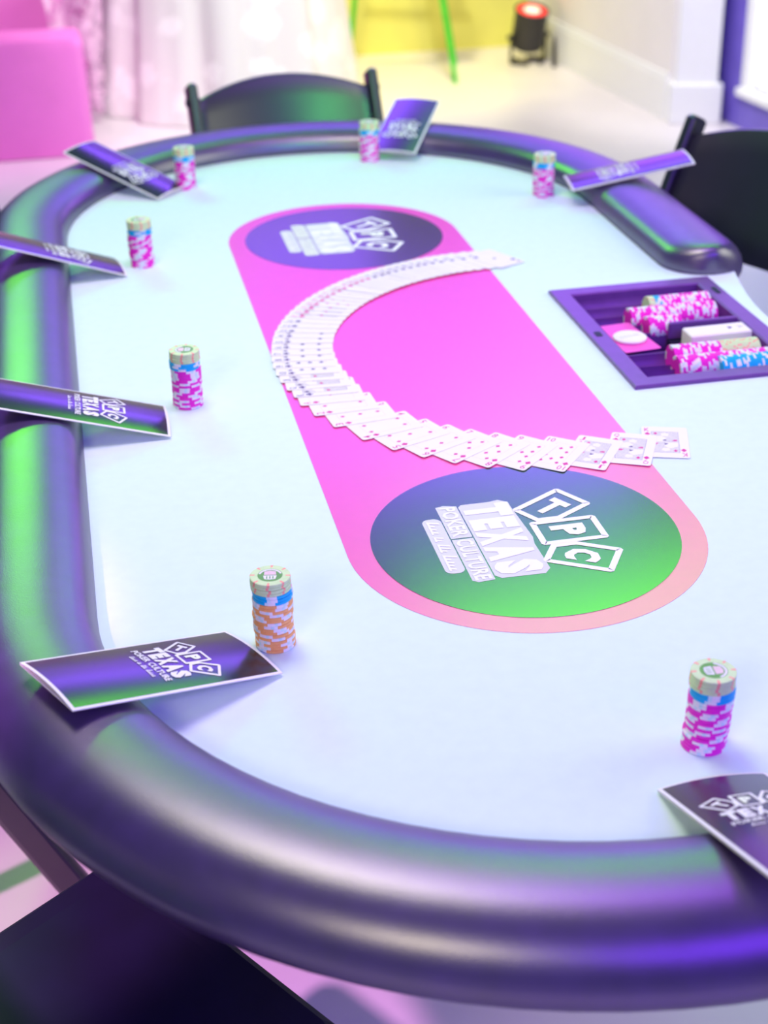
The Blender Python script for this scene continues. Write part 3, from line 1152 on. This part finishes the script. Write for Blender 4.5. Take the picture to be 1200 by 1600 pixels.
def menu_meshes():
    def sheet(zf, th, m1, m2, name, w=MW):
        mb = MB()
        nx, ny = 12, 6
        topv, botv = [], []
        for i in range(ny + 1):
            for j in range(nx + 1):
                u, v = j / nx - .5, i / ny - .5
                z = zf(u, v)
                topv.append((u * w, v * ML, z + th))
                botv.append((u * w, v * ML, z))
        W2 = nx + 1
        n = len(topv)
        f1, f2 = [], []
        for i in range(ny):
            for j in range(nx):
                k = i * W2 + j
                f1.append((k, k + 1, k + W2 + 1, k + W2))
                f2.append((n + k, n + k + W2, n + k + W2 + 1, n + k + 1))
        for j in range(nx):
            f2.append((j, n + j, n + j + 1, j + 1))
            k = ny * W2 + j
            f2.append((k, k + 1, n + k + 1, n + k))
        for i in range(ny):
            k = i * W2
            f2.append((k, k + W2, n + k + W2, n + k))
            k = i * W2 + nx
            f2.append((k, n + k, n + k + W2, k + W2))
        mb.add(topv + botv, f1 + f2, m1, smooth=False)
        return mb
    bow = lambda u, v: .0042 * (1 - (2 * u) ** 2) + .0018
    mc = sheet(bow, .0006, M_PAPERWHITE, None, 'c')
    cover = mc.mesh('cover_sheet')
    mback = sheet(lambda u, v: 0.0002 + .0012 * (u + .5), .0006, M_PAPERWHITE, None, 'b').mesh('back_sheet')
    # black printed field following the bow of the cover
    mb = MB()
    nx, ny = 14, 4
    bw, bl = MW / 2 - .0032, ML / 2 - .0035
    g = []
    for i in range(ny + 1):
        for j in range(nx + 1):
            x, y = -bw + 2 * bw * j / nx, -bl + 2 * bl * i / ny
            g.append((x, y, bow(x / MW, 0) + .0006 + .00012))
    mb.add(g, [(i * (nx + 1) + j, i * (nx + 1) + j + 1, (i + 1) * (nx + 1) + j + 1, (i + 1) * (nx + 1) + j) for i in range(ny) for j in range(nx)], M_PAPERBLACK, smooth=True)
    field = mb.mesh('printed_cover')
    # logo bent over the bow: flat logo, then lifted vertex by vertex
    mb = MB()
    T = Matrix.Translation((0, .022, 0)) @ Matrix.Scale(.066, 4)
    logo(mb, T, halo=False, white=M_PAPERWHITE, dz=.0001)
    vs2 = []
    for x, y, z in mb.v:
        vs2.append((x, y, z + bow(x / MW, 0) + .0006 + .00045))
    mb.v = vs2
    lg = mb.mesh('printed_logo')
    return cover, mback, field, lg


MC, MBK, MF, MLG = menu_meshes()
MENUS = [
    ('black folded menu shining green, at the near left', (-.520, -.268, .0600), (-.3255, -.1675, .0005)),
    ('black folded menu on the left rail beside the middle chip stack', (-.588, .400, .0580), (-.363, .398, .0005)),
    ('black folded menu cut by the left edge, on the far half of the left rail', (-.612, 1.000, .0580), (-.389, 1.035, .0005)),
    ('black folded menu at the far left overhanging the rail', (-.440, 1.590, .0620), (-.268, 1.447, .0005)),
    ('black folded menu at the far end of the table', (.295, 1.782, .0800), (.183, 1.561, .0170)),
    ('black folded menu with red sheen leaning on the right cushion', (.632, 1.183, .0680), (.440, 1.210, .0310)),
    ('black folded menu in the bottom right corner, violet sheen', (.030, -.682, .0610), (.030, -.458, .0005)),
]
for lab, R, F in MENUS:
    R, F = Vector(R), Vector(F)
    hd = (R - F).xy.normalized()
    sd = Vector((-hd.y, hd.x))
    slope = 0
    for a_ in range(4, 46):
        dd = ML * a_ / 45
        for b_ in (-.5, -.25, 0, .25, .5):
            q = F.xy + hd * dd + sd * (b_ * MW)
            slope = max(slope, (rail_z(q.x, q.y) + .0012) / dd)
    if F.z > .002:
        slope = (R.z - F.z) / (R - F).xy.length
    F.z = TZ + max(.0012, F.z)
    yv = -Vector((hd.x, hd.y, slope)).normalized()
    xv = yv.cross(Vector((0, 0, 1))).normalized()
    zv = xv.cross(yv)
    T = Matrix((xv, yv, zv)).transposed().to_4x4()
    T.translation = F - yv * (ML / 2)
    o = bpy.data.objects.new('folded_menu', None)
    o.empty_display_size = .05
    col.objects.link(o)
    o.matrix_world = T
    tag(o, lab, 'menu', 'folded menus around the table')
    for nm, me in (('cover_sheet', MC), ('back_sheet', MBK)):
        c = bpy.data.objects.new(nm, me)
        col.objects.link(c)
        c.parent = o
        if nm == 'cover_sheet':
            c['label'] = 'bowed front cover with thin white border'
            for n2, m2 in (('printed_cover', MF), ('printed_logo', MLG)):
                q = bpy.data.objects.new(n2, m2)
                col.objects.link(q)
                q.parent = c
